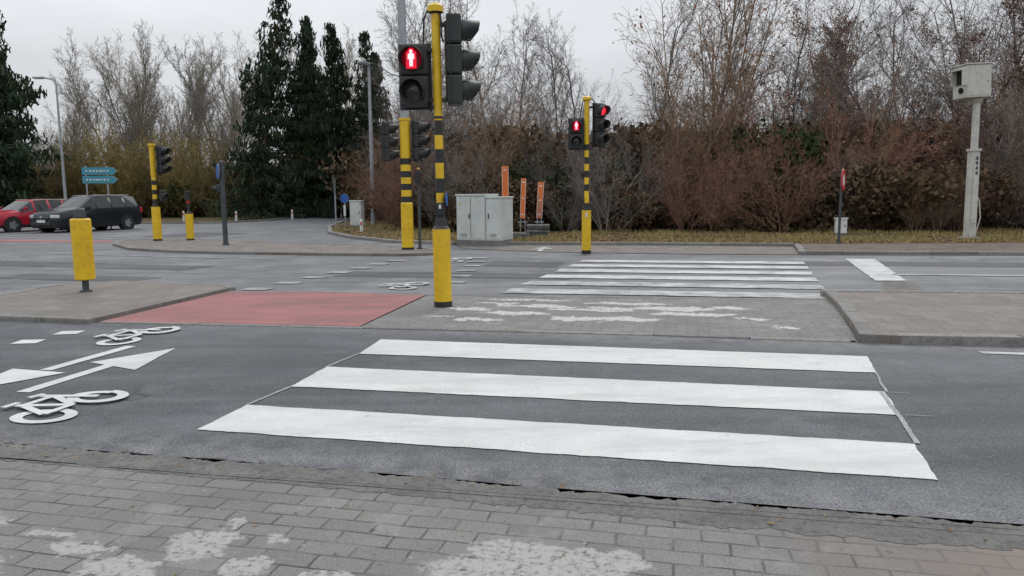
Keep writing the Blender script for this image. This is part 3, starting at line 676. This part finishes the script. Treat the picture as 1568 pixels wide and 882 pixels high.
NEED = bark('spruce_needles', (.014, .030, .019), (.045, .068, .036), .3)
rng = random.Random(3)
def rv(s=1.): return Vector((rng.gauss(0, s), rng.gauss(0, s), rng.gauss(0, s)))
def grow(p, d, L, r, lvl, P, segs, tips):
    n = P['n'][lvl]; st = L/n
    for i in range(n):
        d = (d+rv(P['wig'][lvl])+Vector((0, 0, P['up'][lvl]))).normalized(); q = p+d*st; r1 = max(P['rmin'], r*(1-.75/n))
        segs.append((p, q, r, r1)); p = q; r = r1
        if lvl < len(P['n'])-1 and (i+1)/n > P['bare'][lvl]:
            kk = P['k'][lvl]; kk = int(kk)+(rng.random() < kk-int(kk))
            for _ in range(kk):
                ax = d.cross(rv()).normalized(); a = R(rng.uniform(*P['ang'])); c = d*math.cos(a)+ax*math.sin(a)
                grow(p, c, L*P['ratio'][lvl]*rng.uniform(.6, 1.1)*(1-.45*i/n), r*.6, lvl+1, P, segs, tips)
    tips.append((p, d))
def segmesh(name, segs, mats, quads=()):
    a = np.array([list(s[0])+list(s[1])+[s[2], s[3]] for s in segs]); p = a[:, :3]; q = a[:, 3:6]; d = q-p; d /= np.linalg.norm(d, axis=1)[:, None]+1e-9
    ref = np.where(np.abs(d[:, 2:3]) < .8, np.array([[0, 0, 1.]]), np.array([[1., 0, 0]])); x = np.cross(d, ref); x /= np.linalg.norm(x, axis=1)[:, None]; y = np.cross(d, x)
    V = []
    for e, rr in ((p, a[:, 6:7]), (q, a[:, 7:8])):
        for k in range(3): t = 2*math.pi*k/3; V.append(e+(x*math.cos(t)+y*math.sin(t))*rr)
    V = np.stack(V, 1).reshape(-1, 3); N = len(segs); o = np.arange(N)[:, None]*6
    F = np.concatenate([o+np.array([[0, 1, 4, 3]]), o+np.array([[1, 2, 5, 4]]), o+np.array([[2, 0, 3, 5]])], 0)
    mi = np.zeros(len(F), int)
    if len(quads):
        Q = np.array(quads).reshape(-1, 3); F2 = np.arange(len(Q)).reshape(-1, 4)+len(V); V = np.concatenate([V, Q]); F = np.concatenate([F, F2]); mi = np.concatenate([mi, np.ones(len(F2), int)])
    me = bpy.data.meshes.new(name)
    me.vertices.add(len(V)); me.vertices.foreach_set('co', V.ravel())
    me.loops.add(len(F)*4); me.loops.foreach_set('vertex_index', F.ravel().astype(np.int32))
    me.polygons.add(len(F)); me.polygons.foreach_set('loop_start', np.arange(len(F), dtype=np.int32)*4)
    me.polygons.foreach_set('material_index', mi.astype(np.int32))
    for m in mats: me.materials.append(m)
    me.update(calc_edges=True); me.validate(); return me
def leafq(p, s, asp=.6, droop=None):
    u = rv().normalized(); v = u.cross(rv()).normalized()
    if droop: u = (u*.6+Vector((0, 0, -1))).normalized(); v = u.cross(rv()).normalized()
    u = u*s; v = v*s*asp; return [tuple(p-u-v), tuple(p+u-v), tuple(p+u+v), tuple(p-u+v)]
def shrub(name, H, mats, nst=13, leaves=900, ls=.03, spread=.35, rmin=.004):
    segs = []; tips = []; P = dict(n=[7, 4, 3, 1], wig=[.10, .16, .2, .2], up=[.05, .07, .05, 0], bare=[.12, .1, .2], k=[2, 2.1, 1.3], ang=(22, 55), ratio=[.42, .42, .5], rmin=rmin)
    for i in range(nst):
        a = rng.uniform(0, 6.28); r0 = rng.uniform(0, .7); dd = Vector((math.cos(a)*spread, math.sin(a)*spread, 1))+rv(.1)
        grow(Vector((math.cos(a)*r0, math.sin(a)*r0, 0)), dd.normalized(), H*rng.uniform(.6, 1.05), rng.uniform(.018, .035), 0, P, segs, tips)
    q = []
    for i in range(leaves):
        t = rng.choice(tips)[0]; q.append(leafq(t+rv(.06), ls*rng.uniform(.6, 1.5)))
    return segmesh(name, segs, mats, q)
def btree(name, H, mats, trunk=.16, upright=.1, ang=(25, 60), leaves=0, ls=.03, ratio=.42, k=(1.6, 1.8, 1.5, 1.2), bare0=.22, rmin=.006):
    segs = []; tips = []; P = dict(n=[10, 6, 4, 3, 1], wig=[.07, .12, .16, .2, .2], up=[.04, upright, upright*.8, .03, 0], bare=[bare0, .15, .1, .1], k=k, ang=ang, ratio=[ratio, .5, .5, .5], rmin=rmin)
    grow(Vector((0, 0, 0)), Vector((0, 0, 1)), H, trunk, 0, P, segs, tips)
    q = [leafq(rng.choice(tips)[0]+rv(.08), ls*rng.uniform(.6, 1.5)) for _ in range(leaves)]
    return segmesh(name, segs, mats, q)
def leafclump(name, H, W, mats, n=3500, ls=.06):
    segs = [(Vector((0, 0, 0)), Vector((rng.gauss(0, W*.3), rng.gauss(0, W*.3), H*rng.uniform(.5, 1))), .012, .005) for _ in range(60)]; q = []
    cs = [(Vector((rng.gauss(0, W*.35), rng.gauss(0, W*.35), rng.uniform(.1, .85)*H)), rng.uniform(.2, .45)*W) for _ in range(16)]
    for _ in range(n):
        c, r = rng.choice(cs); p = c+rv().normalized()*r*rng.random()**.4
        if p.z > .02: q.append(leafq(p, ls*rng.uniform(.6, 1.4)))
    return segmesh(name, segs, mats, q)
def spruce(name, H, Rm, airy=1.):
    segs = [(Vector((0, 0, i*H/12)), Vector((0, 0, (i+1)*H/12)), .22*(1-i/12.5), .22*(1-(i+1)/12.5)) for i in range(12)]; q = []
    z = H*.05
    while z < H*.99:
        t = z/H; base = Rm*(1-t)**.8*(.85+.15*math.sin(z*2.1))+.15
        for _ in range(9 if t < .7 else 6):
            a = rng.uniform(0, 6.28); L = base*rng.uniform(.55, 1.15); out = Vector((math.cos(a), math.sin(a), 0))
            p = Vector((0, 0, z+rng.uniform(-.2, .2))); ns = 7; el = .3*t
            for j in range(ns):
                f = (j+1)/ns; el2 = el-.42*math.sin(f*2.4)+.45*f*f
                q2 = p+(out+Vector((0, 0, el2))).normalized()*L/ns; segs.append((p, q2, .018, .012))
                for _k in range(max(1, int((1.6+L*2.4)*airy*(.5+.7*f)))):
                    sp_ = .08+.13*(1-f)+.05*L*(1-abs(f-.5))
                    c = p.lerp(q2, rng.random())+Vector((rng.gauss(0, sp_), rng.gauss(0, sp_), -abs(rng.gauss(0, .17)))); q.append(leafq(c, rng.uniform(.10, .24), .24, True))
                p = q2
        z += rng.uniform(.3, .55)
    return segmesh(name, segs, [BARKS, NEED], q)

S = [shrub('thicket_a', 5.5, [BARKS, LEAFB], 12, leaves=500), shrub('thicket_b', 6.2, [BARKS, LEAFR], 11, 500), shrub('thicket_c', 5.2, [BARKR, LEAFC], 12, 1500, .028, .45), shrub('thicket_d', 6.6, [BARKG, LEAFB], 11, 150, .03, .25), shrub('thicket_e', 5.4, [BARKG, LEAFR], 11, 200, .03, .42)]
SY = shrub('willow', 4.0, [LEAFY, LEAFY], 14, 900, .035, .5, .006)
BRM = leafclump('bramble', 1.7, 2.2, [BARKS, LEAFD], 2800); EVG = leafclump('evergreen', 3.0, 2.6, [BARKS, IVY], 5000, .06)
BT = [btree('bare_tree_a', 11, [BARKG, LEAFB], .12, .10, (25, 60), 0, .03, .48, (1.8, 2, 1.6, 1.3)), btree('bare_tree_b', 12, [BARKG, LEAFB], .11, .13, (20, 50), 0, .03, .45, (1.8, 2, 1.6, 1.3)), btree('bare_tree_c', 9.5, [BARKR, LEAFC], .10, .12, (20, 55), 5500, .03, .5)]
PT = [btree('poplar_a', 15, [BARKP, LEAFY], .14, .2, (18, 42), 0, .03, .42, (2, 2, 1.5, 1.2), .12, .009), btree('poplar_b', 14, [BARKP, LEAFY], .13, .18, (20, 48), 300, .04, .45, (2, 2, 1.5, 1.2), .12, .009)]
SP = [spruce('spruce_a', 16, 3.9, .85), spruce('spruce_b', 14, 3.7, 1.1)]
print('faces', [len(m.polygons) for m in S+BT+PT+SP])

def empty(name):
    e = bpy.data.objects.new(name, None); scn.collection.objects.link(e); return e
def inst(me, x, y, s=1., sz=None, z=0., parent=None, name=None, tilt=.04):
    o = bpy.data.objects.new(name or me.name, me); o.location = (x, y, z); o.rotation_euler = (rng.gauss(0, tilt), rng.gauss(0, tilt), rng.uniform(0, 6.28)); o.scale = (s, s, sz or s)
    scn.collection.objects.link(o)
    if parent: o.parent = parent
    return o
def along(pts, step):
    out = []
    for a, c in zip(pts[:-1], pts[1:]):
        a = Vector(a); c = Vector(c); n = max(1, int((c-a).length/step)); out += [a+(c-a)*(i/n) for i in range(n)]
    return out
TH = empty('thicket')
front = [(-9.5, 50), (-6.0, 40), (-3.6, 31), (-1, 28), (4, 26.8), (12, 26.6), (22, 26), (32, 24.7)]
for row in range(5):
    for p in along(front, 1.9 if row < 2 else 2.7):
        x = p.x+rng.uniform(-.8, .8)+row*.3; y = p.y+row*2.3+rng.uniform(-.9, .9)
        hn = mnoise.noise((x*.22, row*.9, 2))
        tall = .85+.5*hn if x > 1 else .72
        s = (.62+.18*row)*rng.uniform(.78, 1.25)*tall/.85
        c = mnoise.noise((x*.28, row*.4+7, 4))+rng.gauss(0, .14)
        if c > .10 and x > 2: me = S[2]
        elif c < -.20: me = rng.choice((S[3], S[4], S[0]))
        else: me = rng.choice(S)
        inst(me, x, y, s, parent=TH, name='shrub', tilt=.08)
for p in along(front, 1.6):
    for _ in range(2): inst(BRM, p.x+rng.uniform(-.9, .9), p.y+rng.uniform(-.3, 4), rng.uniform(.5, 1.3), parent=TH, name='bramble')
for p in along(front, 2.4):
    for dy in (6.5, 11): inst(BRM, p.x+rng.uniform(-1, 1), p.y+dy, 1.9, 2.3, parent=TH, name='bramble')
for x in (13.6, 14.5, 15.3): inst(S[rng.choice((0, 3))], x, 25.1+rng.uniform(-.1, .2), .38, parent=TH, name='shrub')
inst(EVG, 9.5, 30, 1.2, 1.4, parent=TH, name='ivy_bush'); inst(EVG, 4.5, 30.0, .9, 1.0, parent=TH, name='ivy_bush'); inst(EVG, 1.8, 30.2, .9, 1., parent=TH, name='ivy_bush')
HG = empty('hedge')
hl = [(-75, 66), (-50, 62), (-30, 60), (-17, 60), (-9, 58)]
for row in range(3):
    for p in along(hl, 2.5):
        me = rng.choice(S+[SY]); inst(me, p.x+rng.uniform(-1, 1), p.y+row*2.4, rng.uniform(.6, .85)+row*.14, parent=HG, name='shrub')
for p in along(hl, 2.0): inst(BRM, p.x, p.y-1+rng.uniform(-.5, 2), rng.uniform(1., 1.6), parent=HG, name='bramble'); inst(BRM, p.x, p.y+4, 2., 2., parent=HG, name='bramble')
for x, y in [(-33, 58), (-31, 59), (-28, 58), (-30, 57.5), (-23, 57), (-35, 59), (-25.5, 58), (-14, 56)]: inst(SY, x, y, 1.15, 1.5, parent=HG, name='willow')
for x, y in [(-40, 57), (-38, 58), (-43, 58), (-25, 59), (-36, 52)]: inst(EVG, x, y, 1.1, parent=HG, name='evergreen_bush')
for x, y, s in [(-1.2, 38, .95), (10, 41, 1.1), (7.5, 43, .9), (13, 44, .9), (23, 42, .95), (28, 38, .95), (3, 42, .75), (19, 46, .9), (-4, 46, 1.0), (35, 44, 1.), (1, 47, .9), (5, 45, .75), (12, 39, .75), (-7, 52, 1.), (-5.5, 49, 1.05), (16, 42, .75)]:
    inst(rng.choice(BT[:2]), x, y, s, name='bare_tree')
for x, y, s in [(18.3, 35.5, 1.0), (20.5, 34.5, .95), (23, 34, .9), (17, 37, .85), (26, 35, .9)]: inst(BT[2], x, y, s, name='budding_tree')
for x, y, s in [(-37, 72, .95), (-35, 76, .95), (-33, 73, 1.), (-31, 71, .95), (-41, 78, 1.), (-44, 74, .8), (-28.5, 74, .95), (-53, 80, .8), (-14.5, 70, 1.0), (-25, 74, .95), (-39, 74, .9), (-47, 79, .85), (-12, 66, .9), (-9.5, 62, .85), (-30, 79, 1.), (-22, 72, .95), (-27, 70, .85), (-34, 69, .85), (-36, 71, .8), (-32, 75, .9)]:
    inst(rng.choice(PT), x, y, s, name='poplar_tree')
for k, x, y, s, sz in [(0, -18.0, 52.5, 1.05, 1.0), (1, -14.0, 54, .95, 1.02), (1, -12.0, 53, .85, .95), (0, -10.2, 54, .75, .82), (1, -16, 57, 1., .95), (1, -10.5, 58, .9, .9), (1, -35.3, 52, 1.35, 1.35), (1, -37.8, 51, 1.3, 1.3), (0, -41.0, 60, 1.2, 1.1)]:
    inst(SP[k], x, y, s, sz, name='spruce_tree')
WD = empty('distant_trees')
for x in range(-120, 130, 7):
    inst(rng.choice(PT+BT[:2]), x+rng.uniform(-2, 2), 105+rng.uniform(-10, 10), rng.uniform(.75, 1.), parent=WD, name='tree')
    inst(BRM, x, 92, 4, 2.6, parent=WD, name='underwood')
    inst(rng.choice(S), x+rng.uniform(-2, 2), 92, 1.2, parent=WD, name='shrub')

def scatter(name, n, mats, blade):
    V = []
    for _ in range(n):
        u = rng.random(); x = rng.uniform(-8, 24); fx = np.interp(x, [-9, -6, -3.6, -1, 4, 12, 22], [50, 40, 31, 28, 26.8, 26.6, 26]); nx = np.interp(x, [-8, -7, -5.4, -3.5, -1.6, 3.9, 7.5, 13.3, 24], [34, 29, 25.7, 23, 21.9, 20.9, 20, 19.6, 18.2])
        y = nx+(fx-nx)*u
        if mnoise.noise((x*.5, y*.5, 3 if blade else 9)) < (.0 if blade else -.3): continue
        if blade:
            h = rng.uniform(.04, .16); a = rng.uniform(0, 6.28); w = .009; dx = math.cos(a)*w; dy = math.sin(a)*w; lx = rng.gauss(0, .05); ly = rng.gauss(0, .05)
            V.append([(x-dx, y-dy, .05), (x+dx, y+dy, .05), (x+dx*.3+lx, y+dy*.3+ly, .05+h), (x-dx*.3+lx, y-dy*.3+ly, .05+h)])
        else:
            V.append([tuple(np.array(t)*[1, 1, .3]+[0, 0, .05]) for t in leafq(Vector((x, y, .05)), rng.uniform(.02, .05), .7)])
    me = segmesh(name, [(Vector((-2, 24, 0)), Vector((-2, 24, .02)), .002, .002)], mats, V); o = bpy.data.objects.new(name, me); scn.collection.objects.link(o)
GRS = bark('grass_blade', (.25, .225, .075), (.31, .25, .12)); LFG = bark('fallen_leaf', (.36, .25, .125), (.18, .11, .06))
scatter('grass', 28000, [GRS, GRS], True); scatter('fallen_leaves', 20000, [LFG, LFG], False)
V = []
for _ in range(420):
    if rng.random() < .6:
        x = rng.uniform(-4.5, 4); y = 3.44-.235*x+rng.gauss(-.02, .09); z = .012
    elif rng.random() < .5:
        x = rng.uniform(-4, 3); y = 7.50-.215*x+rng.gauss(0, .06); z = .018
    else: x = rng.uniform(-3, 3); y = rng.uniform(2.4, 3.3); z = .010
    s_ = rng.uniform(.003, .009)
    if rng.random() < .05: s_ *= 2
    V.append([tuple(np.array(t)*[1, 1, 0]+[0, 0, z+rng.uniform(0, .006)]) for t in leafq(Vector((x, y, 0)), s_, .7)])
me = segmesh('litter', [(Vector((-2, 3.8, 0)), Vector((-2, 3.8, .002)), .001, .001)], [LFG, LFG], V); o = bpy.data.objects.new('litter', me); scn.collection.objects.link(o)

# ---------------------------------------------------------------- light
wd = bpy.data.worlds.new('World'); scn.world = wd; wd.use_nodes = True; nt = wd.node_tree
bg = nt.nodes['Background']; sky = nt.nodes.new('ShaderNodeTexSky'); sky.sky_type = 'NISHITA'; sky.sun_disc = False
EL, AZ = R(42), R(-25)
sky.sun_elevation = EL; sky.sun_rotation = AZ; sky.dust_density = 3
hs = nt.nodes.new('ShaderNodeHueSaturation'); hs.inputs['Saturation'].default_value = .2; nt.links.new(sky.outputs[0], hs.inputs['Color'])
tc = nt.nodes.new('ShaderNodeTexCoord'); sp = nt.nodes.new('ShaderNodeSeparateXYZ'); nt.links.new(tc.outputs['Generated'], sp.inputs[0])
mr = nt.nodes.new('ShaderNodeMapRange'); mr.inputs['From Min'].default_value = 0; mr.inputs['From Max'].default_value = 1; mr.inputs['To Min'].default_value = .90; mr.inputs['To Max'].default_value = 2.45; nt.links.new(sp.outputs[2], mr.inputs['Value'])
nz = nt.nodes.new('ShaderNodeTexNoise'); nz.inputs['Scale'].default_value = 2.5; nz.inputs['Detail'].default_value = 5
mpp = nt.nodes.new('ShaderNodeMapping'); mpp.inputs['Scale'].default_value = (1, 1, 3.5); nt.links.new(tc.outputs['Generated'], mpp.inputs[0]); nt.links.new(mpp.outputs[0], nz.inputs['Vector'])
m2 = nt.nodes.new('ShaderNodeMapRange'); m2.inputs['From Min'].default_value = .3; m2.inputs['From Max'].default_value = .7; m2.inputs['To Min'].default_value = .88; m2.inputs['To Max'].default_value = 1.07; nt.links.new(nz.outputs['Fac'], m2.inputs['Value'])
mu = nt.nodes.new('ShaderNodeMath'); mu.operation = 'MULTIPLY'; nt.links.new(mr.outputs[0], mu.inputs[0]); nt.links.new(m2.outputs[0], mu.inputs[1])
mx = nt.nodes.new('ShaderNodeMix'); mx.data_type = 'RGBA'; mx.inputs[0].default_value = .88; nt.links.new(hs.outputs[0], mx.inputs[6]); mx.inputs[7].default_value = (5.95, 6.2, 6.55, 1)
sc = nt.nodes.new('ShaderNodeVectorMath'); sc.operation = 'SCALE'; nt.links.new(mx.outputs[2], sc.inputs[0]); nt.links.new(mu.outputs[0], sc.inputs['Scale'])
nt.links.new(sc.outputs[0], bg.inputs['Color']); bg.inputs['Strength'].default_value = .1
sd = bpy.data.lights.new('sun', 'SUN'); sd.energy = .7; sd.angle = R(25); sd.color = (1, .97, .93)
so = bpy.data.objects.new('sun', sd); so.rotation_euler = (R(48), 0, R(155)); scn.collection.objects.link(so)

# ---------------------------------------------------------------- camera
cd = bpy.data.cameras.new('camera'); cd.lens = 26; cd.sensor_width = 36; cd.clip_end = 2000; cd.clip_start = .05
co = bpy.data.objects.new('camera', cd); scn.collection.objects.link(co)
M = Matrix.Rotation(R(90-7.1), 4, 'X') @ Matrix.Rotation(-.009, 4, 'Z'); M.translation = (0, 0, 1.4); co.matrix_world = M
scn.camera = co
